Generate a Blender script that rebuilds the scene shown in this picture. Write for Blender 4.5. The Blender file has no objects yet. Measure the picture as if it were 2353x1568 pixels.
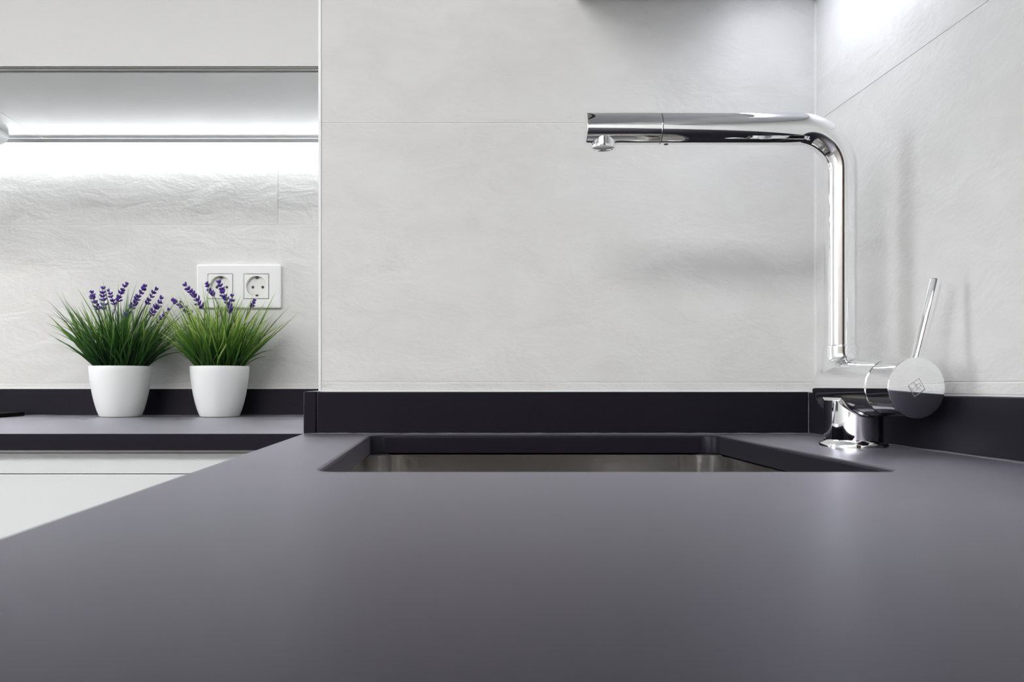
import bpy, bmesh, math, random
import numpy as np
from mathutils import Vector, Matrix

SC = bpy.context.scene
COL = SC.collection
Z0 = 0.90            # height of the worktop surface above the floor; scene heights below are measured from it
PI = math.pi

# ------------------------------------------------------------------ camera
F_PX, VPX, VPY = 2094.0, 1030.0, 882.0
cam = bpy.data.cameras.new('camera')
cam.sensor_width = 36.0
cam.lens = F_PX / 2353 * 36
cam.shift_x = (1176.5 - VPX) / 2353
cam.shift_y = (VPY - 784.0) / 2353
cam.clip_start = 0.01
cam.dof.use_dof = True
cam.dof.focus_distance = 1.10
cam.dof.aperture_fstop = 14.0
co = bpy.data.objects.new('camera', cam)
co.location = (0, 0, Z0 + 0.0599)
co.rotation_euler = (PI / 2, 0, 0)
COL.objects.link(co)
SC.camera = co

# ------------------------------------------------------------------ world, exposure
W = bpy.data.worlds.new('world')
SC.world = W
W.use_nodes = True
bgn = W.node_tree.nodes['Background']
bgn.inputs[0].default_value = (0.97, 0.985, 1.0, 1)
bgn.inputs[1].default_value = 5.5
SC.view_settings.view_transform = 'Standard'
SC.view_settings.look = 'None'
SC.view_settings.exposure = 1.12
SC.view_settings.gamma = 1.0
SC.view_settings.use_curve_mapping = False
try:
    SC.cycles.use_denoising = True
    SC.cycles.max_bounces = 6
    SC.cycles.diffuse_bounces = 3
    SC.cycles.glossy_bounces = 4
    SC.cycles.transmission_bounces = 2
    SC.cycles.sample_clamp_indirect = 5.0
    SC.cycles.use_adaptive_sampling = True
    SC.cycles.adaptive_threshold = 0.09
    SC.cycles.adaptive_min_samples = 20
except Exception:
    pass

# room limits (metres; x right, y away from the camera)
XL, XR = -2.60, 0.446
YB, YP, YF = -2.40, 1.105, 1.732       # behind the camera, pier wall, far left wall
ZC = 1.60                              # ceiling above worktop
PXL = -0.1570                          # left flank of the pier
# window openings in the left wall
WZ0, WZ1 = -0.05, 1.30
WIN = ((0.55, 1.35), (-2.20, -1.50))     # y ranges of the two windows

def portal(loc, rot, sx, sy):
    pl = bpy.data.lights.new('window_portal', 'AREA')
    pl.shape = 'RECTANGLE'
    pl.size, pl.size_y = sx, sy
    pl.cycles.is_portal = True
    po = bpy.data.objects.new('window_portal', pl)
    po.location, po.rotation_euler = loc, rot
    COL.objects.link(po)
for a_, b_ in WIN:
    portal((XL - 0.10, (a_ + b_) / 2, Z0 + (WZ0 + WZ1) / 2), (0, -PI / 2, 0), WZ1 - WZ0, b_ - a_)

LED_LEFT = 11.0       # emission of the strip under the far cabinets
LED_RIGHT = 11.0      # strip under the cabinets over the sink run
HOOD_LAMP = 60.0
CEIL_FILL = 9.6  # emission of the added fill panels on the ceiling, out of view

# ------------------------------------------------------------------ materials
def new_mat(name):
    m = bpy.data.materials.new(name)
    m.use_nodes = True
    nt = m.node_tree
    return m, nt, nt.nodes['Principled BSDF']

def N(nt, typ, **kw):
    n = nt.nodes.new(typ)
    for k, v in kw.items():
        if k.startswith('i_'):
            n.inputs[k[2:].replace('_', ' ')].default_value = v
        else:
            setattr(n, k, v)
    return n

def simple(name, col, rough, metal=0.0, spec=0.5, bump=None, coat=0.0):
    m, nt, b = new_mat(name)
    b.inputs['Base Color'].default_value = (*col, 1)
    b.inputs['Roughness'].default_value = rough
    b.inputs['Metallic'].default_value = metal
    b.inputs['Specular IOR Level'].default_value = spec
    b.inputs['Coat Weight'].default_value = coat
    b.inputs['Coat IOR'].default_value = 2.2
    b.inputs['Coat Roughness'].default_value = 0.16
    if bump:
        tc = N(nt, 'ShaderNodeTexCoord')
        nz = N(nt, 'ShaderNodeTexNoise', i_Scale=bump[0], i_Detail=3.0)
        bp = N(nt, 'ShaderNodeBump', i_Strength=bump[1], i_Distance=bump[2])
        nt.links.new(tc.outputs['Object'], nz.inputs['Vector'])
        nt.links.new(nz.outputs[0], bp.inputs['Height'])
        nt.links.new(bp.outputs[0], b.inputs['Normal'])
    return m

def emit(name, col, s):
    m, nt, b = new_mat(name)
    b.inputs['Base Color'].default_value = (0.9, 0.9, 0.9, 1)
    b.inputs['Emission Color'].default_value = (*col, 1)
    b.inputs['Emission Strength'].default_value = s
    return m

def tile_mat():
    m, nt, b = new_mat('slate_relief_tile')
    L = nt.links
    tc = N(nt, 'ShaderNodeTexCoord')
    mp = N(nt, 'ShaderNodeMapping')
    mp.inputs['Scale'].default_value = (1, 1, 1.7)
    oi = N(nt, 'ShaderNodeObjectInfo')
    add = N(nt, 'ShaderNodeVectorMath', operation='MULTIPLY_ADD')
    add.inputs[1].default_value = (9.0, 5.0, 7.0)
    L.new(oi.outputs['Random'], add.inputs[0])
    L.new(tc.outputs['Object'], add.inputs[2])
    L.new(add.outputs[0], mp.inputs['Vector'])
    # layered split-stone relief
    big = N(nt, 'ShaderNodeTexNoise', i_Scale=13.0, i_Detail=3.0, i_Roughness=0.62, i_Distortion=0.5)
    rid = N(nt, 'ShaderNodeTexNoise', noise_type='RIDGED_MULTIFRACTAL', i_Scale=24.0, i_Detail=3.0, i_Roughness=0.5, i_Distortion=1.0)
    msk = N(nt, 'ShaderNodeTexNoise', i_Scale=14.0, i_Detail=1.0)
    fine = N(nt, 'ShaderNodeTexNoise', i_Scale=150.0, i_Detail=2.0, i_Roughness=0.6)
    for n in (big, rid, msk, fine):
        L.new(mp.outputs[0], n.inputs['Vector'])
    ramp = N(nt, 'ShaderNodeMapRange', i_From_Min=0.50, i_From_Max=0.64)
    L.new(msk.outputs[0], ramp.inputs['Value'])
    rr = N(nt, 'ShaderNodeMapRange', i_From_Min=0.95, i_From_Max=1.55)
    L.new(rid.outputs[0], rr.inputs['Value'])
    mul = N(nt, 'ShaderNodeMath', operation='MULTIPLY')
    L.new(rr.outputs[0], mul.inputs[0]); L.new(ramp.outputs[0], mul.inputs[1])
    fm = N(nt, 'ShaderNodeMath', operation='MULTIPLY'); fm.inputs[1].default_value = 0.13
    L.new(fine.outputs[0], fm.inputs[0])
    m2 = N(nt, 'ShaderNodeMath', operation='MULTIPLY'); m2.inputs[1].default_value = 0.70
    L.new(mul.outputs[0], m2.inputs[0])
    a1 = N(nt, 'ShaderNodeMath', operation='ADD'); a2 = N(nt, 'ShaderNodeMath', operation='ADD')
    L.new(big.outputs[0], a1.inputs[0]); L.new(m2.outputs[0], a1.inputs[1])
    L.new(a1.outputs[0], a2.inputs[0]); L.new(fm.outputs[0], a2.inputs[1])
    bp = N(nt, 'ShaderNodeBump', i_Strength=1.0, i_Distance=0.0024)
    L.new(a2.outputs[0], bp.inputs['Height'])
    L.new(bp.outputs[0], b.inputs['Normal'])
    cr = N(nt, 'ShaderNodeMapRange', i_From_Min=0.3, i_From_Max=0.7, i_To_Min=0.0, i_To_Max=1.0)
    L.new(big.outputs[0], cr.inputs['Value'])
    mx = N(nt, 'ShaderNodeMix', data_type='RGBA')
    mx.inputs[6].default_value = (0.665, 0.655, 0.640, 1)
    mx.inputs[7].default_value = (0.720, 0.715, 0.700, 1)
    L.new(cr.outputs[0], mx.inputs[0])
    L.new(mx.outputs[2], b.inputs['Base Color'])
    b.inputs['Roughness'].default_value = 0.52
    b.inputs['Specular IOR Level'].default_value = 0.4
    return m

def worktop_mat():
    m, nt, b = new_mat('matt_black_worktop')
    L = nt.links
    tc = N(nt, 'ShaderNodeTexCoord')
    n1 = N(nt, 'ShaderNodeTexNoise', i_Scale=1400.0, i_Detail=2.0)
    n2 = N(nt, 'ShaderNodeTexNoise', i_Scale=420.0, i_Detail=3.0)
    n3 = N(nt, 'ShaderNodeTexNoise', i_Scale=7.0, i_Detail=3.0)
    for n in (n1, n2, n3):
        L.new(tc.outputs['Object'], n.inputs['Vector'])
    mx = N(nt, 'ShaderNodeMix', data_type='RGBA')
    mx.inputs[6].default_value = (0.0065, 0.0060, 0.0092, 1)
    mx.inputs[7].default_value = (0.0130, 0.0122, 0.0175, 1)
    L.new(n1.outputs[0], mx.inputs[0])
    L.new(mx.outputs[2], b.inputs['Base Color'])
    rg = N(nt, 'ShaderNodeMapRange', i_From_Min=0.3, i_From_Max=0.7, i_To_Min=0.35, i_To_Max=0.40)
    L.new(n3.outputs[0], rg.inputs['Value'])
    L.new(rg.outputs[0], b.inputs['Roughness'])
    bp = N(nt, 'ShaderNodeBump', i_Strength=0.12, i_Distance=0.0003)
    L.new(n2.outputs[0], bp.inputs['Height'])
    L.new(bp.outputs[0], b.inputs['Normal'])
    b.inputs['Specular IOR Level'].default_value = 0.0
    gl = N(nt, 'ShaderNodeBsdfGlossy')
    gl.inputs['Color'].default_value = (0.71, 0.69, 0.77, 1)
    L.new(rg.outputs[0], gl.inputs['Roughness']); L.new(bp.outputs[0], gl.inputs['Normal'])
    fr = N(nt, 'ShaderNodeFresnel'); fr.inputs['IOR'].default_value = 1.31
    ms = N(nt, 'ShaderNodeMixShader')
    L.new(fr.outputs[0], ms.inputs[0]); L.new(b.outputs[0], ms.inputs[1]); L.new(gl.outputs[0], ms.inputs[2])
    L.new(ms.outputs[0], nt.nodes['Material Output'].inputs[0])
    return m

def steel_mat():
    m, nt, b = new_mat('brushed_steel')
    L = nt.links
    b.inputs['Metallic'].default_value = 1.0
    b.inputs['Base Color'].default_value = (0.66, 0.64, 0.62, 1)
    tc = N(nt, 'ShaderNodeTexCoord')
    mp = N(nt, 'ShaderNodeMapping'); mp.inputs['Scale'].default_value = (25, 25, 900)
    nz = N(nt, 'ShaderNodeTexNoise', i_Scale=1.0, i_Detail=4.0)
    L.new(tc.outputs['Object'], mp.inputs['Vector']); L.new(mp.outputs[0], nz.inputs['Vector'])
    rg = N(nt, 'ShaderNodeMapRange', i_To_Min=0.12, i_To_Max=0.19)
    L.new(nz.outputs[0], rg.inputs['Value']); L.new(rg.outputs[0], b.inputs['Roughness'])
    return m

def blade_mat(name, c0, c1, c2):
    m, nt, b = new_mat(name)
    L = nt.links
    at = N(nt, 'ShaderNodeAttribute', attribute_name='tint')
    sp = N(nt, 'ShaderNodeSeparateColor')
    L.new(at.outputs['Color'], sp.inputs[0])
    cr = N(nt, 'ShaderNodeValToRGB')
    e = cr.color_ramp.elements
    e[0].position, e[0].color = 0.05, (*c0, 1)
    e[1].position, e[1].color = 0.95, (*c2, 1)
    k = e.new(0.5); k.color = (*c1, 1)
    L.new(sp.outputs[0], cr.inputs[0])
    L.new(cr.outputs[0], b.inputs['Base Color'])
    b.inputs['Roughness'].default_value = 0.42
    b.inputs['Subsurface Weight'].default_value = 0.0
    tr = N(nt, 'ShaderNodeBsdfTranslucent')
    L.new(cr.outputs[0], tr.inputs[0])
    ms = N(nt, 'ShaderNodeMixShader'); ms.inputs[0].default_value = 0.25
    out = nt.nodes['Material Output']
    L.new(b.outputs[0], ms.inputs[1]); L.new(tr.outputs[0], ms.inputs[2])
    L.new(ms.outputs[0], out.inputs[0])
    return m

def glass_mat():
    m, nt, b = new_mat('window_glass')
    L = nt.links
    t = N(nt, 'ShaderNodeBsdfTransparent'); t.inputs[0].default_value = (0.95, 0.97, 0.97, 1)
    g = N(nt, 'ShaderNodeBsdfGlossy'); g.inputs['Roughness'].default_value = 0.0
    ms = N(nt, 'ShaderNodeMixShader'); ms.inputs[0].default_value = 0.05
    L.new(t.outputs[0], ms.inputs[1]); L.new(g.outputs[0], ms.inputs[2])
    L.new(ms.outputs[0], nt.nodes['Material Output'].inputs[0])
    return m

M = dict(
    tile=tile_mat(), worktop=worktop_mat(), steel=steel_mat(), glass=glass_mat(),
    grout=simple('grout', (0.86, 0.855, 0.84), 0.8),
    taupe=simple('taupe_wall_paint', (0.24, 0.225, 0.21), 0.8),
    frame=simple('anthracite_frame', (0.05, 0.05, 0.055), 0.4),
    walnut=simple('dark_walnut', (0.060, 0.032, 0.022), 0.4, bump=(40, 0.1, 0.001)),
    plaster=simple('white_plaster', (0.74, 0.74, 0.73), 0.75, bump=(60, 0.15, 0.001)),
    ceiling=simple('ceiling_paint', (0.82, 0.82, 0.82), 0.8),
    floor=simple('grey_floor', (0.09, 0.083, 0.077), 0.5, bump=(30, 0.05, 0.001)),
    lacquer=simple('white_lacquer', (0.545, 0.538, 0.530), 0.35),
    lacquer_cool=simple('pale_lacquer', (0.70, 0.715, 0.71), 0.38),
    under=simple('glossy_melamine', (0.72, 0.73, 0.76), 0.25, spec=0.5, coat=1.0),
    trim=simple('white_trim', (0.86, 0.86, 0.86), 0.35),
    alu=simple('aluminium', (0.62, 0.61, 0.59), 0.35, metal=0.85),
    darkgap=simple('dark_groove', (0.05, 0.045, 0.04), 0.6),
    chrome=simple('polished_chrome', (0.93, 0.935, 0.945), 0.025, metal=1.0),
    satin=simple('engraved_metal', (0.42, 0.42, 0.43), 0.35, metal=1.0),
    black=simple('black_plastic', (0.01, 0.01, 0.01), 0.35),
    hobglass=simple('black_hob_glass', (0.004, 0.004, 0.004), 0.55, spec=0.15),
    ceramic=simple('white_ceramic', (0.87, 0.88, 0.88), 0.38),
    soil=simple('dark_filler', (0.02, 0.03, 0.015), 0.9),
    plastic=simple('white_switch_plastic', (0.84, 0.84, 0.84), 0.28),
    plastic_in=simple('socket_plastic', (0.80, 0.79, 0.77), 0.35),
    silicone=simple('pale_silicone', (0.80, 0.80, 0.78), 0.5),
    sealant=simple('grey_sealant', (0.12, 0.12, 0.13), 0.5),
    purple=simple('purple_floret', (0.070, 0.018, 0.26), 0.5),
    purple2=simple('violet_floret', (0.11, 0.040, 0.33), 0.5),
    lilac=simple('pale_lilac_petal', (0.50, 0.40, 0.70), 0.5),
    stem=simple('violet_green_stem', (0.10, 0.10, 0.13), 0.6),
    bladeA=blade_mat('grass_dark', (0.010, 0.042, 0.014), (0.065, 0.180, 0.032), (0.42, 0.56, 0.12)),
    bladeB=blade_mat('grass_light', (0.012, 0.045, 0.014), (0.110, 0.260, 0.040), (0.55, 0.68, 0.16)),
    led_l=emit('led_cool_far', (0.93, 0.97, 1.0), LED_LEFT),
    led_r=emit('led_cool_near', (0.86, 0.90, 1.0), LED_RIGHT),
    hood_l=emit('hood_lamp_glow', (1.0, 0.97, 0.92), HOOD_LAMP),
    ceil_fill=emit('ceiling_fill_glow', (0.985, 0.99, 1.0), CEIL_FILL),
    hoodwhite=simple('hood_white', (0.88, 0.89, 0.90), 0.2),
)

# ------------------------------------------------------------------ helpers
def link_mesh(name, me, mat, parent=None):
    o = bpy.data.objects.new(name, me)
    COL.objects.link(o)
    if mat is not None and not me.materials:
        me.materials.append(M[mat] if isinstance(mat, str) else mat)
    if parent is not None:
        o.parent = parent
    else:
        o.location = (0, 0, Z0)
    return o

def from_bm(name, bm, mat, parent=None, smooth=None, flat=False):
    bmesh.ops.recalc_face_normals(bm, faces=bm.faces[:])
    me = bpy.data.meshes.new(name)
    bm.to_mesh(me)
    bm.free()
    if smooth is not None:
        # axis-aligned faces of plates and boxes stay flat so that only their rims are rounded
        me.polygons.foreach_set('use_smooth', [True] * len(me.polygons))
        me.set_sharp_from_angle(angle=math.radians(smooth))
        if flat:
            me.polygons.foreach_set('use_smooth', [max(abs(c) for c in p.normal) <= 0.9999 for p in me.polygons])
    return link_mesh(name, me, mat, parent)

def thing(name, label, cat, loc, rz=0.0, group=None):
    o = bpy.data.objects.new(name, None)
    o.empty_display_size = 0.05
    COL.objects.link(o)
    o.location = (loc[0], loc[1], loc[2] + Z0)
    o.rotation_euler = (0, 0, rz)
    tag(o, label, cat, group)
    return o

def tag(o, label, cat, group=None):
    o['label'] = label
    o['category'] = cat
    if group:
        o['group'] = group

def structure(o):
    o['kind'] = 'structure'
    return o

def box_bm(x0, x1, y0, y1, z0, z1, bevel=0.0, seg=2, bm=None):
    own = bm is None
    bm = bm or bmesh.new()
    vs = [bm.verts.new((x, y, z)) for x in (x0, x1) for y in (y0, y1) for z in (z0, z1)]
    q = [(0, 1, 3, 2), (4, 6, 7, 5), (0, 4, 5, 1), (2, 3, 7, 6), (0, 2, 6, 4), (1, 5, 7, 3)]
    fs = [bm.faces.new([vs[i] for i in f]) for f in q]
    if bevel > 0:
        es = list({e for f in fs for e in f.edges})
        bmesh.ops.bevel(bm, geom=es, offset=bevel, segments=seg, profile=0.5, affect='EDGES')
    return bm

def box(name, dims, mat, parent=None, bevel=0.0, seg=2):
    return from_bm(name, box_bm(*dims, bevel=bevel, seg=seg), mat, parent, smooth=50 if bevel else None, flat=True)

def lathe(name, prof, mat, parent=None, mtx=None, seg=64, smooth=32, close=False):
    """prof: (r, h) pairs revolved about local z; r = 0 closes the end with a point"""
    bm = bmesh.new()
    rings = []
    for r, h in prof:
        if r <= 1e-9:
            rings.append([bm.verts.new((0, 0, h))])
        else:
            rings.append([bm.verts.new((r * math.cos(2 * PI * k / seg), r * math.sin(2 * PI * k / seg), h)) for k in range(seg)])
    pairs = list(zip(rings[:-1], rings[1:]))
    if close:
        pairs.append((rings[-1], rings[0]))
    for a, b in pairs:
        for k in range(seg):
            k2 = (k + 1) % seg
            if len(a) == 1 and len(b) == 1:
                continue
            if len(a) == 1:
                bm.faces.new((a[0], b[k], b[k2]))
            elif len(b) == 1:
                bm.faces.new((a[k2], a[k], b[0]))
            else:
                bm.faces.new((a[k], b[k], b[k2], a[k2]))
    if mtx is not None:
        bmesh.ops.transform(bm, matrix=mtx, verts=bm.verts[:])
    return from_bm(name, bm, mat, parent, smooth=smooth)

def axis_mtx(origin, d):
    """matrix taking local z to direction d, at origin"""
    d = Vector(d).normalized()
    return Matrix.Translation(Vector(origin)) @ d.to_track_quat('Z', 'Y').to_matrix().to_4x4()

def sweep_bm(path, radii, seg=24, cap=True, bm=None):
    bm = bm or bmesh.new()
    P = [Vector(p) for p in path]
    T = []
    for i in range(len(P)):
        a = P[max(i - 1, 0)]; b = P[min(i + 1, len(P) - 1)]
        T.append((b - a).normalized())
    ref = Vector((0, 1, 0)) if abs(T[0].y) < 0.9 else Vector((1, 0, 0))
    n = (ref - T[0] * ref.dot(T[0])).normalized()
    rings = []
    for i, p in enumerate(P):
        n = (n - T[i] * n.dot(T[i])).normalized()
        b = T[i].cross(n)
        r = radii[i] if hasattr(radii, '__len__') else radii
        rings.append([bm.verts.new(p + (n * math.cos(2 * PI * k / seg) + b * math.sin(2 * PI * k / seg)) * r) for k in range(seg)])
    for a, b in zip(rings[:-1], rings[1:]):
        for k in range(seg):
            k2 = (k + 1) % seg
            bm.faces.new((a[k], a[k2], b[k2], b[k]))
    if cap:
        bm.faces.new(rings[0][::-1]); bm.faces.new(rings[-1])
    return bm

def rrect(x0, x1, y0, y1, r, n=8):
    pts = []
    for cx, cy, a0 in ((x1 - r, y1 - r, 0), (x0 + r, y1 - r, PI / 2), (x0 + r, y0 + r, PI), (x1 - r, y0 + r, 1.5 * PI)):
        for k in range(n + 1):
            a = a0 + PI / 2 * k / n
            pts.append((cx + r * math.cos(a), cy + r * math.sin(a)))
    return pts

def offset(loop, d):
    """shrink (d > 0) a counter-clockwise loop towards its inside"""
    out = []
    n = len(loop)
    for i in range(n):
        p0, p1, p2 = Vector(loop[i - 1]), Vector(loop[i]), Vector(loop[(i + 1) % n])
        e0 = (p1 - p0).normalized(); e1 = (p2 - p1).normalized()
        n0 = Vector((-e0.y, e0.x)); n1 = Vector((-e1.y, e1.x))
        m = (n0 + n1)
        m = m / max(m.dot(n0), 1e-6) if m.length > 1e-6 else n0
        out.append(tuple(p1 + m * d))
    return out

def plate_bm(outer, holes, z0, z1, b_out=0.0, b_hole=0.0, bm=None):
    """a flat plate with bevelled rims; outer and holes counter-clockwise in xy"""
    bm = bm or bmesh.new()
    def ring(loop, z):
        return [bm.verts.new((x, y, z)) for x, y in loop]
    def bridge(a, b):
        n = len(a)
        for k in range(n):
            bm.faces.new((a[k], a[(k + 1) % n], b[(k + 1) % n], b[k]))
    def edges(r):
        n = len(r)
        out = []
        for k in range(n):
            e = bm.edges.get((r[k], r[(k + 1) % n])) or bm.edges.new((r[k], r[(k + 1) % n]))
            out.append(e)
        return out
    def rims(loop, b, inward):
        s = 1 if inward else -1
        if b > 0:
            lo = ring(loop, z0); mid = ring(loop, z1 - b)
            q = ring(offset(loop, s * b * 0.3), z1 - b * 0.3)
            top = ring(offset(loop, s * b), z1)
            bridge(lo, mid); bridge(mid, q); bridge(q, top)
        else:
            lo = ring(loop, z0); top = ring(loop, z1)
            bridge(lo, top)
        return lo, top
    tops, bots = [], []
    lo, tp = rims(outer, b_out, True)
    tops += edges(tp); bots += edges(lo)
    for h in holes:
        lo, tp = rims(h, b_hole, False)
        tops += edges(tp); bots += edges(lo)
    bmesh.ops.triangle_fill(bm, edges=tops, use_beauty=True, normal=(0, 0, 1))
    bmesh.ops.triangle_fill(bm, edges=bots, use_beauty=True, normal=(0, 0, -1))
    return bm

# ------------------------------------------------------------------ the setting
TT = 0.0007   # how far the tiles stand proud of the grout
structure(box('floor', (XL, XR + 0.1, YB, YF + 0.1, -0.95, -0.90), 'floor'))
structure(box('ceiling', (XL, XR + 0.1, YB, YF + 0.1, ZC, ZC + 0.05), 'ceiling'))
wall_back = structure(box('wall_back', (XL, PXL, YF + TT, YF + 0.1, -0.9, ZC), 'grout'))
wall_pier = structure(box('wall_pier', (PXL, XR + TT, YP + TT, YF + 0.1, -0.9, ZC), 'grout'))
wall_right = structure(box('wall_right', (XR + TT, XR + 0.1, YB, YP + TT, -0.9, ZC), 'grout'))
structure(box('wall_rear', (XL, XR + TT, YB - 0.1, YB, -0.9, ZC), 'taupe'))
bm = box_bm(XL - 0.1, XL, YB, WIN[1][0], -0.9, ZC)
box_bm(XL - 0.1, XL, WIN[1][1], WIN[0][0], -0.9, ZC, bm=bm)
box_bm(XL - 0.1, XL, WIN[0][1], YF + 0.1, -0.9, ZC, bm=bm)
for a_, b_ in WIN:
    box_bm(XL - 0.1, XL, a_, b_, -0.9, WZ0, bm=bm)
    box_bm(XL - 0.1, XL, a_, b_, WZ1, ZC, bm=bm)
structure(from_bm('wall_left', bm, 'plaster'))

def tile(parent, dims):
    o = box('tile', dims, 'tile', parent, bevel=0.0002, seg=1)
    return o

G = 0.0006   # half a joint
# far left wall
rows_b = [(0.0505, 0.0599), (0.0599, 0.362), (0.362, 0.664)]
cols_b = [(-1.524, -0.924), (-0.924, -0.324), (-0.324, PXL)]
for z0, z1 in rows_b:
    for x0, x1 in cols_b:
        tile(wall_back, (x0 + G, x1 - G, YF, YF + TT, z0 + G, z1 - G))
# pier behind the sink
rows_p = [(0.0505, 0.0612), (0.0612, 0.376), (0.376, 0.691)]
for z0, z1 in rows_p:
    tile(wall_pier, (PXL + 0.0036, XR - 0.0015, YP, YP + TT, z0 + G, z1 - G))
# right-hand wall
for z0, z1 in rows_p:
    y1 = YP
    for y0 in (0.505, -0.095, -0.695, -1.295):
        tile(wall_right, (XR, XR + TT, y0 + G, y1 - G, z0 + G, z1 - G))
        y1 = y0
# edge profile on the pier corner, seal in the inner corner
structure(box('trim_1', (PXL - 0.0005, PXL + 0.0030, YP - 0.0006, YP + 0.012, 0.0503, ZC), 'trim', bevel=0.0004, seg=1))
structure(box('trim_2', (XR - 0.0022, XR + 0.0004, YP - 0.0022, YP + 0.0004, 0.0503, 0.52), 'silicone'))
# lower seal between tiles and upstand
structure(box('trim_3', (-0.1545, XR - 0.002, YP - 0.0012, YP + 0.0005, 0.0500, 0.0520), 'silicone'))
structure(box('trim_4', (-1.95, -0.160, YF - 0.0012, YF + 0.0005, 0.0500, 0.0520), 'silicone'))

# window in the left wall (lights the room; mirrored in the chrome)
def window(name, n, a0, a1, wz0, wz1, put):
    bm = bmesh.new()
    put_ = lambda u0, u1, z0, z1, d0, d1: put(u0, u1, z0, z1, d0, d1)
    box_bm(*put_(a0, a1, wz0, wz0 + 0.06, 0.03, 0.07), bm=bm)
    box_bm(*put_(a0, a1, wz1 - 0.06, wz1, 0.03, 0.07), bm=bm)
    st = (a1 - a0 - 0.08) / n
    for k in range(n + 1):
        box_bm(*put_(a0 + st * k, a0 + st * k + 0.08, wz0, wz1, 0.028, 0.072), bm=bm)
    w = structure(from_bm(name, bm, 'frame'))
    for k in range(n):
        box('pane', put_(a0 + st * k + 0.08, a0 + st * (k + 1), wz0 + 0.06, wz1 - 0.06, 0.047, 0.053), 'glass', w)
for k_, (a_, b_) in enumerate(WIN):
    window('window_%d' % (k_ + 1), 2, a_, b_, WZ0, WZ1, lambda u0, u1, z0, z1, d0, d1: (XL - d1, XL - d0, u0, u1, z0, z1))
structure(box('baseboard_left', (XL, XL + 0.012, YB, YF - 0.01, -0.9, -0.82), 'trim'))

# ------------------------------------------------------------------ worktop with upstands
HX0, HX1, HY0, HY1 = -0.0895, 0.3085, 0.620, 1.052      # sink cut-out
WXE = -0.1735
wt = thing('worktop', 'matt black L-shaped worktop running from the sink to the potted plants', 'worktop', (0, 0, 0))
outer = [(-1.98, 1.09), (WXE, 1.09), (WXE, -1.50), (XR - 0.001, -1.50), (XR - 0.001, YP - 0.001),
         (PXL - 0.001, YP - 0.001), (PXL - 0.001, YF - 0.001), (-1.98, YF - 0.001)]
hole = rrect(HX0, HX1, HY0, HY1, 0.016, 8)
from_bm('slab', plate_bm(outer, [hole], -0.020, 0.0, 0.0009, 0.0028), 'worktop', wt, smooth=40, flat=True)
for d in ((-1.98, WXE, 1.717, YF - 0.001, 0.0002, 0.050),
          (WXE + 0.0003, PXL - 0.0012, 1.0905, 1.7165, 0.0002, 0.0505),
          (PXL - 0.0005, 0.4308, 1.0900, YP - 0.001, 0.0002, 0.050),
          (0.4312, XR - 0.001, -1.50, YP - 0.001, 0.0002, 0.0498)):
    box('upstand', d, 'worktop', wt, bevel=0.0012, seg=2)
# thin grey sealant lines where the upstands meet the slab and each other
def bead(p0, p1, r, parent):
    n = 60
    rng = random.Random(int(abs(p0[0] * 1000) + abs(p1[1] * 777)))
    pts = []
    for k in range(n + 1):
        t = k / n
        pts.append([a + (b - a) * t for a, b in zip(p0, p1)])
    from_bm('sealant', sweep_bm(pts, [r * rng.uniform(0.45, 1.25) for _ in pts], seg=6), 'sealant', parent, smooth=60)
bead((-0.1725, 1.0897, 0.0003), (0.430, 1.0897, 0.0003), 0.0009, wt)
bead((0.4309, 1.088, 0.0003), (0.4309, -1.45, 0.0003), 0.0010, wt)
bead((-1.95, 1.7168, 0.0003), (-0.174, 1.7168, 0.0003), 0.0009, wt)
bead((0.4310, 1.0899, 0.001), (0.4310, 1.0899, 0.0495), 0.0007, wt)

# ------------------------------------------------------------------ sink
sk = thing('sink', 'brushed stainless steel undermount sink bowl in the black worktop', 'sink', ((HX0 + HX1) / 2, (HY0 + HY1) / 2, -0.205))
bm = bmesh.new()
hw, hd = (HX1 - HX0) / 2 + 0.003, (HY1 - HY0) / 2 + 0.003
loops = []
def sl(inset, r, z):
    pts = rrect(-hw + inset, hw - inset, -hd + inset, hd - inset, r, 10)
    loops.append([bm.verts.new((x, y, z)) for x, y in pts])
sl(-0.022, 0.066, 0.1842); sl(-0.002, 0.047, 0.1842); sl(0.0, 0.045, 0.1826)
sl(0.002, 0.045, 0.030); sl(0.006, 0.045, 0.014); sl(0.016, 0.042, 0.005); sl(0.032, 0.035, 0.002)
sl(0.12, 0.03, 0.0008)
for a, b in zip(loops[:-1], loops[1:]):
    n = len(a)
    for k in range(n):
        bm.faces.new((a[k], b[k], b[(k + 1) % n], a[(k + 1) % n]))
bm.faces.new(loops[-1])
bowl = from_bm('bowl', bm, 'steel', sk, smooth=40)
dr = lathe('drain', [(0.0, 0.0022), (0.030, 0.0022), (0.034, 0.0035), (0.043, 0.0042), (0.046, 0.0016)], 'chrome', sk)
lathe('strainer_hole', [(0.0, 0.0030), (0.004, 0.0030), (0.004, 0.0024)], 'black', dr, seg=16)

# ------------------------------------------------------------------ tap
FX, FY = 0.383, 0.862
tap = thing('kitchen_tap', 'polished chrome single-lever kitchen tap with tall angled spout beside the sink', 'tap', (FX, FY, 0))
A0 = np.array([0.0, 0.027, 0.0562])
AD = np.array([0.118, -0.993, 0.0]); AD = AD / np.linalg.norm(AD)
RB = 0.0260

def smin(a, b, k):
    h = np.clip(0.5 + 0.5 * (b - a) / k, 0, 1)
    return b * (1 - h) + a * h - k * h * (1 - h)

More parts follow.
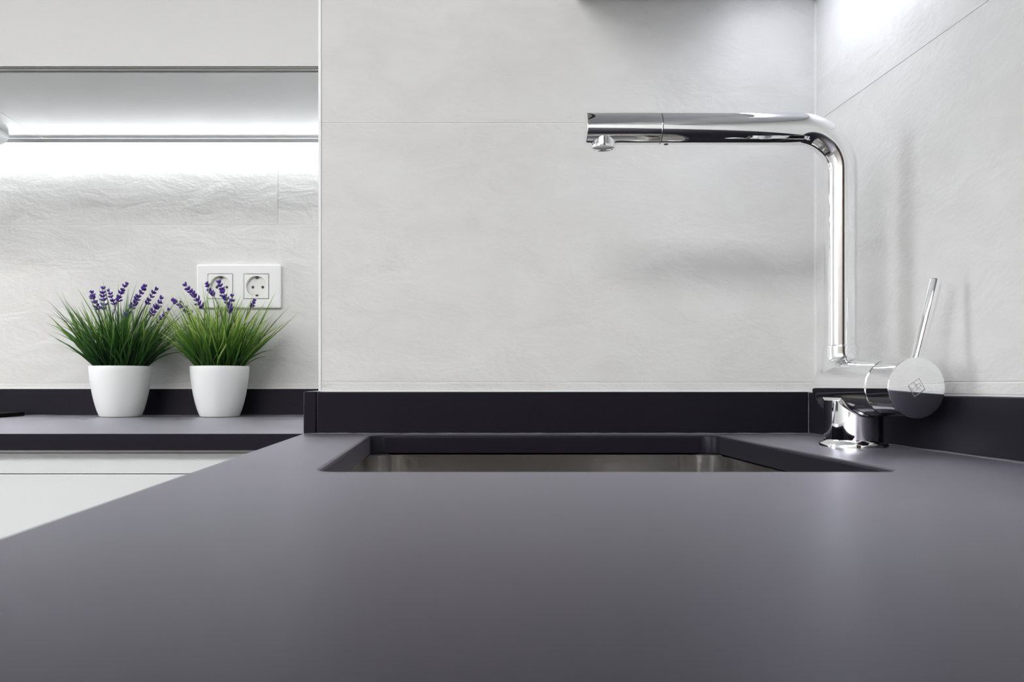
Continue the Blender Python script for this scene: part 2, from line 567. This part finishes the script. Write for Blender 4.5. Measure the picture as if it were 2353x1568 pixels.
def tap_sdf(p):
    rs = np.hypot(p[..., 0], p[..., 1])
    stem = np.maximum(rs - 0.0258, np.maximum(-0.02 - p[..., 2], p[..., 2] - 0.045))
    q = p - A0
    t = q @ AD
    tc = np.clip(t, 0.0, 0.13)
    d = q - tc[..., None] * AD
    barrel = np.sqrt((d ** 2).sum(-1)) - RB
    rc = np.hypot(p[..., 0], p[..., 1] - 0.027)
    neck = np.maximum(rc - 0.0166, np.maximum(0.045 - p[..., 2], p[..., 2] - 0.2))
    return smin(smin(stem, barrel, 0.0030), neck, 0.0085)

def surface_nets(f, lo, hi, h):
    ax = [np.arange(lo[i], hi[i] + h, h) for i in range(3)]
    X = np.stack(np.meshgrid(*ax, indexing='ij'), -1)
    V = f(X)
    ins = V < 0
    n = np.array(V.shape)
    cnt = np.zeros(n - 1, int)
    for i in (0, 1):
        for j in (0, 1):
            for k in (0, 1):
                cnt += ins[i:n[0] - 1 + i, j:n[1] - 1 + j, k:n[2] - 1 + k]
    cells = np.argwhere((cnt > 0) & (cnt < 8))
    idx = -np.ones(n - 1, int)
    idx[tuple(cells.T)] = np.arange(len(cells))
    P = np.array(lo) + (cells + 0.5) * h
    def grad(P):
        e = 1e-5
        return np.stack([(f(P + np.eye(3)[a] * e) - f(P - np.eye(3)[a] * e)) / (2 * e) for a in range(3)], -1)
    for _ in range(8):
        g = grad(P)
        P = P - np.clip(f(P) / np.maximum((g ** 2).sum(-1), 1e-6), -h, h)[:, None] * g
    faces = []
    for a in range(3):
        b, c = (a + 1) % 3, (a + 2) % 3
        s0 = [slice(None)] * 3; s1 = [slice(None)] * 3
        s0[a] = slice(0, n[a] - 1); s1[a] = slice(1, n[a])
        ch = ins[tuple(s0)] != ins[tuple(s1)]
        E = np.argwhere(ch)
        ok = (E[:, b] > 0) & (E[:, c] > 0) & (E[:, b] < n[b] - 1) & (E[:, c] < n[c] - 1)
        E = E[ok]
        eb = np.zeros(3, int); eb[b] = 1
        ec = np.zeros(3, int); ec[c] = 1
        q = [idx[tuple((E - u).T)] for u in (eb * 0, eb, eb + ec, ec)]
        q = np.stack(q, -1)
        first = ins[tuple(E.T)]
        q[~first] = q[~first][:, ::-1]
        faces.append(q)
    return P, np.concatenate(faces), grad

P, Fq, gradf = surface_nets(tap_sdf, (-0.036, -0.066, -0.006), (0.052, 0.062, 0.108), 0.0011)
me = bpy.data.meshes.new('body')
me.from_pydata(P.tolist(), [], Fq.tolist())
bm = bmesh.new(); bm.from_mesh(me)
def cut(co, no):
    bmesh.ops.bisect_plane(bm, geom=bm.verts[:] + bm.edges[:] + bm.faces[:], plane_co=co, plane_no=no, clear_outer=True, dist=1e-7)
T_SEAM = 0.0838
cut((0, 0, 0.0952), (0, 0, 1))
cut((0, 0, 0.0015), (0, 0, -1))
cut(tuple(A0 + AD * (T_SEAM - 0.0010)), tuple(AD))
bm.to_mesh(me); bm.free()
vv = np.array([v.co[:] for v in me.vertices])
nn = gradf(vv); nn /= np.linalg.norm(nn, axis=1)[:, None]
me.polygons.foreach_set('use_smooth', [True] * len(me.polygons))
# winding outward
pc = np.array(me.polygons[0].center[:])
if np.dot(np.array(me.polygons[0].normal[:]), gradf(pc[None])[0]) < 0:
    me.flip_normals()
me.normals_split_custom_set_from_vertices([tuple(x) for x in nn])
body = link_mesh('body', me, 'chrome', tap)

lathe('base_flange', [(0.0305, 0.0), (0.0305, 0.0028), (0.0302, 0.0036), (0.0294, 0.0042), (0.0275, 0.0047), (0.0266, 0.0052), (0.0260, 0.0062), (0.0258, 0.0075), (0.0257, 0.0076)],
      'chrome', tap, seg=96, smooth=30)
KM = axis_mtx(A0, AD)
lathe('seam_ring', [(0.0235, T_SEAM - 0.004), (0.0245, T_SEAM - 0.0009), (0.0240, T_SEAM), (0.0245, T_SEAM + 0.0009), (0.0235, T_SEAM + 0.003)], 'chrome', tap, KM, seg=80)
lathe('seam_collar', [(0.0247, T_SEAM - 0.0016), (RB, T_SEAM - 0.0012), (RB + 0.0001, T_SEAM - 0.0009), (RB - 0.0007, T_SEAM - 0.0002), (0.0247, T_SEAM)], 'chrome', tap, KM, seg=80)
T_END = 0.1180
knob = lathe('control_knob', [(0.0235, T_SEAM + 0.0002), (RB - 0.0008, T_SEAM + 0.0003), (RB - 0.0002, T_SEAM + 0.0009), (RB, T_SEAM + 0.0016),
                              (RB, T_END - 0.0012), (RB + 0.0001, T_END - 0.0007), (RB - 0.0003, T_END - 0.0002), (RB - 0.0009, T_END), (0.0, T_END)],
             'chrome', tap, KM, seg=96, smooth=28)
# engraved mark on the knob face: tilted square frame with strokes inside
side = Vector((0, 0, 1)).cross(Vector(AD)).normalized()      # to the right as seen from the front
cen = Vector(A0) + Vector(AD) * (T_END + 0.00002)
PXS = 1 / 2711.0
def mk(u, v):
    return cen + side * ((u - 2105.0) * PXS) + Vector((0, 0, 1)) * (-(v - 893.0) * PXS)
def stroke(bm, a, b, w):
    a, b = mk(*a), mk(*b)
    d = (b - a).normalized(); s = d.cross(Vector(AD)).normalized() * w * 0.5
    n_ = Vector(AD) * 0.00008
    a2, b2 = a - d * w * 0.3, b + d * w * 0.3
    lo = [a2 - s, a2 + s, b2 + s, b2 - s]
    vs = [bm.verts.new(p) for p in lo] + [bm.verts.new(p + n_) for p in lo]
    for f in ((0, 1, 2, 3), (4, 7, 6, 5), (0, 4, 5, 1), (1, 5, 6, 2), (2, 6, 7, 3), (3, 7, 4, 0)):
        bm.faces.new([vs[i] for i in f])
bm = bmesh.new()
T_, R_, B_, L_ = (2110, 871), (2125, 896), (2099, 913), (2084, 888)
stroke(bm, T_, R_, 0.00035); stroke(bm, T_, L_, 0.00035)
stroke(bm, R_, B_, 0.00075); stroke(bm, L_, B_, 0.00060)
for a, b in (((2097, 880), (2104, 894)), ((2091, 893), (2096, 901)), ((2096, 901), (2107, 895)), ((2094, 896), (2099, 893)),
             ((2104, 887), (2111, 882)), ((2111, 882), (2115, 888)), ((2115, 888), (2107, 893)), ((2102, 883), (2107, 893)), ((2107, 893), (2116, 897))):
    stroke(bm, a, b, 0.00030)
from_bm('engraved_mark', bm, 'satin', knob)
# lever
th = math.radians(15.0)
ldir = side * math.sin(th) + Vector((0, 0, 1)) * math.cos(th)
lorg = Vector(A0) + Vector(AD) * 0.1075
lev = lathe('lever', [(0.0050, 0.0245), (0.0050, 0.0270), (0.0044, 0.0274), (0.0046, 0.040), (0.0049, 0.060), (0.0050, 0.0955), (0.0047, 0.0966), (0.0041, 0.0970), (0.0, 0.0971)],
            'chrome', tap, axis_mtx(lorg, ldir), seg=40, smooth=35)
# neck collar and spout tube
NX, NY = 0.0, 0.027
lathe('neck_collar', [(0.0150, 0.0946), (0.0166, 0.0952), (0.0166, 0.0962), (0.0163, 0.0970), (0.0156, 0.0973), (0.0140, 0.0974)], 'chrome', tap,
      Matrix.Translation((NX, NY, 0)), seg=72, smooth=50)
RT = 0.0152
ZS = 0.3086          # axis height of the horizontal arm
RBEND = 0.0415
path = [(NX, NY, z) for z in np.linspace(0.096, ZS - RBEND, 12)]
for k in range(1, 41):
    a = PI / 2 * k / 40
    path.append((NX - RBEND * (1 - math.cos(a)), NY, ZS - RBEND + RBEND * math.sin(a)))
XSE = 0.2065 - FX
for x in np.linspace(NX - RBEND, XSE, 12)[1:]:
    path.append((x, NY, ZS))
from_bm('spout', sweep_bm(path, RT, seg=80), 'chrome', tap, smooth=30)
HXE = 0.1335 - FX
HM = axis_mtx((XSE, NY, ZS), (-1, 0, 0))
hl = XSE - HXE
lathe('head_joint', [(0.0144, -0.002), (0.0146, 0.0008), (0.0144, 0.002)], 'black', tap, HM, seg=48)
head = lathe('spray_head', [(0.0135, 0.0007), (RT - 0.0003, 0.0007), (RT, 0.0011), (RT, hl - 0.0007), (RT - 0.0003, hl - 0.0002), (RT - 0.0008, hl), (0.0, hl)],
             'chrome', tap, HM, seg=80, smooth=28)
AX = 0.1513 - FX
lathe('aerator', [(0.0115, ZS - 0.002), (0.0122, ZS - 0.0165), (0.0124, ZS - 0.0180), (0.0120, ZS - 0.0192), (0.0108, ZS - 0.0194), (0.0102, ZS - 0.0185), (0.0102, ZS - 0.0150)],
      'chrome', head, Matrix.Translation((AX, NY, 0)), seg=64, smooth=40)
lathe('aerator_mesh', [(0.0102, ZS - 0.0178), (0.0, ZS - 0.0178)], 'satin', head, Matrix.Translation((AX, NY, 0)), seg=48)
lathe('release_button', [(0.0, -0.0005), (0.0020, -0.0004), (0.0026, 0.0006)], 'black', tap, Matrix.Translation((0.2125 - FX, NY, ZS - RT)), seg=24)

# ------------------------------------------------------------------ double power outlet
ox, oz = -0.3962, 0.244
ot = thing('power_outlet', 'white double power outlet with two round sockets on the far tiled wall', 'outlet', (ox, YF, oz))
RXM = Matrix.Rotation(PI / 2, 4, 'X')    # plate built in xy, turned to face the camera
pw, ph = 0.0795, 0.0412
ICX = (-0.0348, 0.0334)
IH = 0.0236
def facing(bm, y):
    bmesh.ops.transform(bm, matrix=Matrix.Translation((0, y, 0)) @ RXM, verts=bm.verts[:])
    return bm
holes = [rrect(c - IH, c + IH, -IH, IH, 0.001, 2) for c in ICX]
from_bm('faceplate', facing(plate_bm(rrect(-pw, pw, -ph, ph, 0.0025, 4), holes, 0.0, 0.0085, 0.0022, 0.0016), -0.0002), 'plastic', ot, smooth=40, flat=True)
for c in ICX:
    circ = [(c + 0.0193 * math.cos(2 * PI * k / 48), 0.0193 * math.sin(2 * PI * k / 48)) for k in range(48)]
    ih = IH - 0.0007
    ins_ = from_bm('socket_insert', facing(plate_bm(rrect(c - ih, c + ih, -ih, ih, 0.001, 2), [circ], 0.0, 0.0088, 0.0006, 0.0008), -0.0002), 'plastic', ot, smooth=40, flat=True)
    bmq = bmesh.new()
    vs = [bmq.verts.new((c + 0.0192 * math.cos(2 * PI * k / 40), 0.0192 * math.sin(2 * PI * k / 40), 0.0012)) for k in range(40)]
    bmq.faces.new(vs)
    from_bm('socket_floor', facing(bmq, -0.0002), 'plastic_in', ins_)
    for s in (-1, 1):
        bmq = bmesh.new()
        bmesh.ops.create_cone(bmq, cap_ends=True, segments=20, radius1=0.0027, radius2=0.0027, depth=0.001,
                              matrix=Matrix.Translation((c + 0.0012 + s * 0.0094, -0.001, 0.0012)))
        from_bm('pin_hole', facing(bmq, -0.0002), 'black', ins_, smooth=40)
    for s in (-1, 1):
        bmq = box_bm(c - 0.0022, c + 0.0022, s * 0.0175 - 0.0022, s * 0.0175 + 0.0022, 0.0012, 0.0052)
        from_bm('earth_clip', facing(bmq, -0.0002), 'black', ins_)

# ------------------------------------------------------------------ cabinets
def base_cabinet(x0, x1, yfront, depth, label, rot=0.0, origin=None):
    """front faces -y in local space; local origin at front left floor"""
    w = x1 - x0
    loc = origin if origin else (x0, yfront, -0.9)
    t = thing('base_cabinet', label, 'cabinet', loc, rot, 'white base cabinets')
    H = 0.9 - 0.0215
    box('side_panel', (0.0005, 0.016, 0.020, depth, 0.10, H), 'lacquer_cool', t)
    box('side_panel', (w - 0.016, w - 0.0005, 0.020, depth, 0.10, H), 'lacquer_cool', t)
    box('bottom_panel', (0.016, w - 0.016, 0.020, depth, 0.10, 0.116), 'lacquer_cool', t)
    box('door', (0.001, w - 0.001, 0.0, 0.019, 0.105, 0.8492), 'lacquer_cool', t, bevel=0.0010)
    box('front_rail', (0.001, w - 0.001, 0.0, 0.019, 0.8500, H - 0.0035), 'lacquer_cool', t, bevel=0.0006)
    box('filler_strip', (0.001, w - 0.001, 0.006, 0.019, H - 0.0034, H), 'alu', t)  # aluminium filler between the front rail and the slab
    box('plinth', (0.0, w, 0.06, 0.075, 0.0, 0.099), 'lacquer_cool', t)
    return t
base_cabinet(-0.7735, -0.1735, 1.112, 0.60, 'white base cabinet under the worktop with the two potted plants')
base_cabinet(-1.3735, -0.7735, 1.112, 0.60, 'white base cabinet under the black hob')
base_cabinet(-1.9735, -1.3735, 1.112, 0.60, 'white base cabinet left of the hob')
for y1, w, lab in ((1.085, 0.80, 'white base cabinet holding the steel sink'), (0.285, 0.60, 'white base cabinet beneath the worktop in front of the sink'),
                   (-0.315, 0.60, 'white base cabinet in the row behind the viewpoint'), (-0.915, 0.58, 'white base cabinet at the end of the worktop')):
    base_cabinet(0, w, 0, 0.590, lab, -PI / 2, (-0.1500, y1, -0.9))

def wall_cabinet(origin, w, depth, rot, label, top=0.72):
    t = thing('wall_cabinet', label, 'cabinet', origin, rot, 'white wall cabinets')
    box('side_panel', (0.0003, 0.016, 0.0, depth, 0.0165, top), 'under', t)
    box('side_panel', (w - 0.016, w - 0.0003, 0.0, depth, 0.0165, top), 'under', t)
    box('bottom_panel', (0.0003, w - 0.0003, 0.0, depth, 0.0, 0.016), 'under', t, bevel=0.0005, seg=1)
    box('top_panel', (0.0003, w - 0.0003, 0.0, depth, top, top + 0.016), 'under', t)
    dr_ = box('door', (0.001, w - 0.001, -0.0205, -0.0015, 0.0025, top + 0.014), 'lacquer', t, bevel=0.0005)
    for a, b, m_ in ((-0.0203, -0.0186, 'darkgap'), (-0.0186, -0.0148, 'trim'), (-0.0148, -0.0112, 'darkgap'), (-0.0112, -0.0040, 'alu'), (-0.0040, -0.0018, 'darkgap')):
        box('edge_profile', (0.001, w - 0.001, a, b, 0.0018, 0.0026), m_, dr_)
    return t
UZ = 0.519
UYF = 1.346
for x0, lab in ((-0.7575, 'white wall cabinet above the two potted plants'), (-1.3575, 'white wall cabinet above the extractor hood'), (-1.9575, 'white wall cabinet far left of the hood')):
    wall_cabinet((x0, UYF, UZ), 0.600, YF - UYF - 0.002, 0.0, lab)
UZR = 0.5250
for y1, lab in ((YP - 0.001, 'white wall cabinet over the tap in the corner'), (0.503, 'white wall cabinet over the right-hand worktop')):
    wall_cabinet((XR - 0.272, y1, UZR), 0.600, 0.270, -PI / 2, lab)

tu = thing('added_tall_cabinet', 'unseen tall dark walnut cabinet added past the worktop to darken the chrome reflections', 'cabinet', (-0.150, -1.51, -0.9), -PI / 2)  # out of view; added so the chrome mirrors a dark stripe
box('carcass', (0.0, 0.60, 0.021, 0.594, 0.08, 2.30), 'walnut', tu, bevel=0.001)
box('door', (0.002, 0.298, 0.0, 0.020, 0.08, 2.30), 'walnut', tu, bevel=0.001)
box('door', (0.302, 0.598, 0.0, 0.020, 0.08, 2.30), 'walnut', tu, bevel=0.001)
box('plinth', (0.0, 0.60, 0.06, 0.075, 0.0, 0.079), 'walnut', tu)

# LED strips
lp = thing('led_strip', 'slim bright strip light under the far wall cabinets above the potted plants', 'light', (-0.1575, 1.7125, UZ))
box('housing', (-1.30, -0.0010, -0.0080, -0.0055, -0.0078, -0.0003), 'trim', lp)
box('diffuser', (-1.30, -0.0010, -0.0052, 0.0100, -0.0060, -0.0012), 'led_l', lp)
lp = thing('led_strip', 'slim cool strip light under the wall cabinet in the corner by the tap', 'light', (0.365, 1.050, UZR))
box('housing', (-0.0070, -0.0050, -0.22, 0.0, -0.0085, -0.0003), 'alu', lp)
box('diffuser', (-0.0048, 0.0100, -0.22, 0.0, -0.0065, -0.0008), 'led_r', lp)

# extractor hood with lamps, black hob
hd_ = thing('extractor_hood', 'white slim extractor hood with rounded edge under the cabinet at far left', 'hood', (-1.107, 1.44, 0.4985))
bm = bmesh.new()
prof = []
R_h = 0.019
for k in range(13):
    a = PI / 2 * k / 12
    prof.append((0.300 - R_h + R_h * math.sin(a), R_h - R_h * math.cos(a)))
prof.append((0.300, 0.0200))
full = [(-x, z) for x, z in prof[::-1]] + prof
fr = [bm.verts.new((x, -0.25, z)) for x, z in full]
bk = [bm.verts.new((x, 0.235, z)) for x, z in full]
n = len(full)
for k in range(n):
    bm.faces.new((fr[k], fr[(k + 1) % n], bk[(k + 1) % n], bk[k]))
bm.faces.new(fr); bm.faces.new(bk[::-1])
from_bm('canopy', bm, 'hoodwhite', hd_, smooth=40)
for s in (-1, 1):
    l_ = lathe('lamp_ring', [(0.030, 0.0), (0.031, -0.002), (0.036, -0.002), (0.037, 0.0)], 'alu', hd_, Matrix.Translation((s * 0.155, -0.18, 0)), seg=32)
    lathe('lamp_lens', [(0.0, -0.0012), (0.0300, -0.0012)], 'hood_l', l_, Matrix.Translation((s * 0.155, -0.18, 0)), seg=32)
hb = thing('hob', 'black glass hob lying on the worktop at the far left edge', 'hob', (-1.085, 1.450, 0.0))
box('glass_plate', (-0.298, 0.298, -0.250, 0.245, 0.0006, 0.0075), 'hobglass', hb, bevel=0.0010)
for x, y, r in ((-0.15, -0.11, 0.09), (0.15, -0.11, 0.075), (-0.15, 0.12, 0.075), (0.15, 0.12, 0.09)):
    lathe('cooking_zone', [(r, 0.0076), (r + 0.0015, 0.0078), (r + 0.003, 0.0076)], 'satin', hb, Matrix.Translation((x, y, 0)), seg=48)

# unseen glowing ceiling panels, added as fill light from behind the camera
for x, y, lab in ((-1.95, -1.70, 'added square fill panel on the ceiling nearer the window'), (-0.85, -1.70, 'added square fill panel on the ceiling near the rear wall')):
    cl = thing('ceiling_fill_panel', lab, 'light', (x, y, ZC), 0, 'added ceiling fill panels')
    bm = box_bm(-0.52, 0.52, -0.52, -0.50, -0.03, -0.001)
    box_bm(-0.52, 0.52, 0.50, 0.52, -0.03, -0.001, bm=bm)
    box_bm(-0.52, -0.50, -0.50, 0.50, -0.03, -0.001, bm=bm)
    box_bm(0.50, 0.52, -0.50, 0.50, -0.03, -0.001, bm=bm)
    from_bm('frame', bm, 'trim', cl)
    box('diffuser', (-0.50, 0.50, -0.50, 0.50, -0.024, -0.016), 'ceil_fill', cl)

# ------------------------------------------------------------------ potted plants
def blade_geo(rng, base, az, tilt, length, width, curl, roll, vs, fs, cols, tint, wob):
    """one tapering grass blade with a folded midrib"""
    nseg = 7
    d_out = np.array([math.cos(az), math.sin(az), 0.0])
    side_ = np.array([-math.sin(az), math.cos(az), 0.0])
    p = np.array(base, float)
    th_ = tilt
    i0 = len(vs)
    step = length / nseg
    for k in range(nseg + 1):
        t = k / nseg
        dirv = d_out * math.sin(th_) + np.array([0, 0, 1.0]) * math.cos(th_)
        nrm = d_out * math.cos(th_) - np.array([0, 0, 1.0]) * math.sin(th_)
        w = width * (0.75 + 0.5 * min(t * 3, 1) ) * (1 - t ** 2.2) * 0.5 + 0.00012
        wd = side_ * math.cos(roll) + nrm * math.sin(roll)
        fold = (nrm * math.cos(roll) - side_ * math.sin(roll)) * w * 0.45
        vs.append(tuple(p - wd * w)); vs.append(tuple(p + fold)); vs.append(tuple(p + wd * w))
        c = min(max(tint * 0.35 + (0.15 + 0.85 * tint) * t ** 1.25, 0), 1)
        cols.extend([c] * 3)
        th_ += curl / nseg
        p = p + dirv * step + side_ * (wob * math.sin(3.0 * t + roll) * step)
    for k in range(nseg):
        a = i0 + 3 * k
        fs.append((a, a + 1, a + 4, a + 3)); fs.append((a + 1, a + 2, a + 5, a + 4))

def blade_mesh(name, vs, fs, cols, mat, parent):
    me = bpy.data.meshes.new(name)
    me.from_pydata(vs, [], fs)
    at = me.color_attributes.new('tint', 'FLOAT_COLOR', 'POINT')
    buf = np.ones((len(vs), 4), np.float32)
    buf[:, 0] = cols; buf[:, 1] = cols; buf[:, 2] = cols
    at.data.foreach_set('color', buf.ravel())
    me.polygons.foreach_set('use_smooth', [True] * len(me.polygons))
    return link_mesh(name, me, mat, parent)

def floret_shape(bm, p, d, L, r):
    d = d.normalized()
    ref = Vector((0.31, 0.77, 0.55))
    u = d.cross(ref).normalized(); v = d.cross(u)
    prof_ = ((0.0, 0.35), (0.3, 0.95), (0.65, 0.9), (0.9, 0.45))
    rings = []
    for t, s in prof_:
        rings.append([bm.verts.new(p + d * (L * t) + (u * math.cos(2 * PI * k / 6) + v * math.sin(2 * PI * k / 6)) * r * s) for k in range(6)])
    tip = bm.verts.new(p + d * L)
    for a, b in zip(rings[:-1], rings[1:]):
        for k in range(6):
            bm.faces.new((a[k], a[(k + 1) % 6], b[(k + 1) % 6], b[k]))
    for k in range(6):
        bm.faces.new((rings[-1][k], rings[-1][(k + 1) % 6], tip))
    bm.faces.new(rings[0][::-1])

def plant(x, y, scale, seed, label, mat, spikes, n_blades, tint_rng, bias, label_extra=None):
    rng = random.Random(seed)
    t = thing('potted_lavender', label, 'plant', (x, y, 0.0), 0, 'potted lavenders on the worktop')
    s = scale
    rp = [(0.0, 0.0004), (0.0335, 0.0004), (0.0350, 0.0010), (0.0362, 0.0030), (0.0402, 0.0130), (0.0440, 0.0260), (0.0472, 0.0400), (0.0500, 0.0560), (0.0520, 0.0710), (0.0531, 0.0840),
          (0.0534, 0.0905), (0.0530, 0.0914), (0.0520, 0.0914), (0.0514, 0.0905), (0.0510, 0.0840), (0.0490, 0.0700)]
    pot = lathe('pot', [(r * s, h) for r, h in rp], 'ceramic', t, seg=72, smooth=30)
    lathe('filler', [(0.0, 0.0885), (0.035 * s, 0.0880), (0.0508 * s, 0.0855)], 'soil', t, seg=32, smooth=40)
    specs = []
    for k in range(n_blades):
        r = 0.0415 * s * math.sqrt(rng.random())
        az = rng.uniform(0, 2 * PI)
        base = (r * math.cos(az), r * math.sin(az), 0.0865)
        az2 = az + rng.gauss(0, 0.45)
        rn = r / (0.0415 * s)
        tilt = 0.02 + 0.60 * rn ** 1.2 + rng.gauss(0, 0.10)
        tilt = max(tilt, 0.0)
        L_ = rng.uniform(0.088, 0.150) * (1.0 - 0.08 * rn)
        if rng.random() < 0.14:
            L_ *= 1.18
        curl = rng.gauss(0.28, 0.24)
        specs.append((base, az2, tilt, L_, rng.uniform(0.0022, 0.0040), curl, rng.uniform(-1.2, 1.2), min(max(rng.gauss(*tint_rng), 0.02), 1.0), rng.gauss(0, 0.28)))
    # short inner growth that fills the base
    for k in range(n_blades // 2):
        r = 0.0425 * s * math.sqrt(rng.random()); az = rng.uniform(0, 2 * PI)
        specs.append(((r * math.cos(az), r * math.sin(az), 0.0865), az + rng.gauss(0, 0.6), max(0.0, 0.1 + 0.60 * r / (0.0425 * s) + rng.gauss(0, 0.12)), rng.uniform(0.055, 0.105),
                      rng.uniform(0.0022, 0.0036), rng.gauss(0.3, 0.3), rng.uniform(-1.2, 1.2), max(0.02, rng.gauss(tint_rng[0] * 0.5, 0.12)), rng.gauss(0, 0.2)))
    # the foremost and brightest long blades are pieces of their own
    def front(sp):
        return -sp[0][1] - 0.05 * math.sin(sp[1]) + 0.02 * sp[7] + 0.15 * sp[3]
    order = sorted(specs, key=front, reverse=True)
    for sp in order[:90]:
        vs, fs, cs = [], [], []
        b_, az2, tilt, L_, w_, curl, roll, tint, wob = sp
        blade_geo(rng, b_, az2, tilt, L_, w_, curl, roll, vs, fs, cs, tint, wob)
        blade_mesh('grass_blade', vs, fs, cs, mat, t)
    vs, fs, cs = [], [], []
    for sp in order[90:]:
        b_, az2, tilt, L_, w_, curl, roll, tint, wob = sp
        blade_geo(rng, b_, az2, tilt, L_, w_, curl, roll, vs, fs, cs, tint, wob)
    g = blade_mesh('grass_tuft', vs, fs, cs, mat, t)
    g['kind'] = 'stuff'
    # flower spikes: (tip dx, tip z, bloom-base dx, bloom-base z, dy, size)
    for tx, tz, bx_, bz, dy, size in spikes:
        root = Vector((bx_ * 0.35, dy * 0.4, 0.088))
        pb = Vector((bx_, dy, bz)); pt = Vector((tx, dy * 1.08, tz))
        c1 = pb - (pt - pb).normalized() * (pb - root).length * 0.45
        pts = []
        for k in range(9):
            q = k / 8
            pts.append(root * (1 - q) ** 2 + c1 * (2 * q * (1 - q)) + pb * q * q)
        nw = max(3, int((pt - pb).length / 0.0068))
        for k in range(1, 6):
            pts.append(pb.lerp(pt, k / 5 * 0.94))
        sp = from_bm('flower_spike', sweep_bm(pts, [0.0009] * 9 + [0.0007] * 5, seg=6), 'stem', t, smooth=60)
        fb = bmesh.new()
        ax_ = (pt - pb).normalized()
        u = ax_.cross(Vector((0.2, 1, 0.1))).normalized(); v = ax_.cross(u)
        for w in range(nw + 1):
            c = pb.lerp(pt, w / nw * 0.93) + Vector((rng.gauss(0, 0.0009), rng.gauss(0, 0.0009), rng.gauss(0, 0.0008)))
            m = 5 if w < nw else 4
            ph_ = rng.uniform(0, 2 * PI)
            taper = 1.0 - 0.25 * w / nw
            for k in range(m):
                a = ph_ + 2 * PI * k / m + rng.gauss(0, 0.2)
                out = u * math.cos(a) + v * math.sin(a)
                lean = rng.uniform(0.55, 0.95) * (0.55 if w == nw else 1.0)
                floret_shape(fb, c + out * 0.0007, ax_ * math.cos(lean) + out * math.sin(lean), rng.uniform(0.0070, 0.0098) * size * taper, rng.uniform(0.0015, 0.0020) * size)
        from_bm('florets', fb, 'purple' if rng.random() < 0.7 else 'purple2', sp, smooth=50)
    return t

S = 1277.0
def px_spikes(cx, lst, pot_y):
    out = []
    for tu, tv, bu, bv, dy, size in lst:
        def cv(u_, v_, dy_):
            d = pot_y + dy_
            return (u_ - VPX) / F_PX * d - cx, 0.0599 + (VPY - v_) / F_PX * d
        a = cv(tu, tv, dy); b = cv(bu, bv, dy)
        out.append((a[0], a[1], b[0], b[1], dy, size))
    return out
PY = 1.645
xA, xB = -0.5915, -0.4125
plant(xA, PY, 1.02, 11, 'potted lavender with dark green blades in a white pot, further from the outlet', 'bladeA',
      px_spikes(xA, [(209, 672, 226, 712, 0.005, 1.0), (236, 662, 240, 712, 0.0, 1.05), (250, 668, 262, 700, 0.02, 0.9), (290, 652, 270, 694, 0.01, 1.0), (334, 655, 292, 728, -0.025, 1.1),
                     (358, 664, 336, 700, 0.0, 1.0), (372, 688, 346, 726, -0.02, 1.1), (386, 714, 362, 742, -0.01, 0.9)], PY), 320, (0.42, 0.23), 0.0)
plant(xB, PY, 0.985, 23, 'potted lavender with yellow-green blade tips in a white pot, in front of the outlet', 'bladeB',
      px_spikes(xB, [(427, 654, 466, 706, -0.02, 1.1), (473, 650, 492, 682, 0.01, 0.95), (503, 648, 532, 716, -0.025, 1.1), (534, 680, 528, 722, 0.0, 0.9), (398, 688, 440, 722, 0.0, 1.05), (584, 690, 576, 708, 0.01, 0.8)], PY), 330, (0.62, 0.22), 0.0)
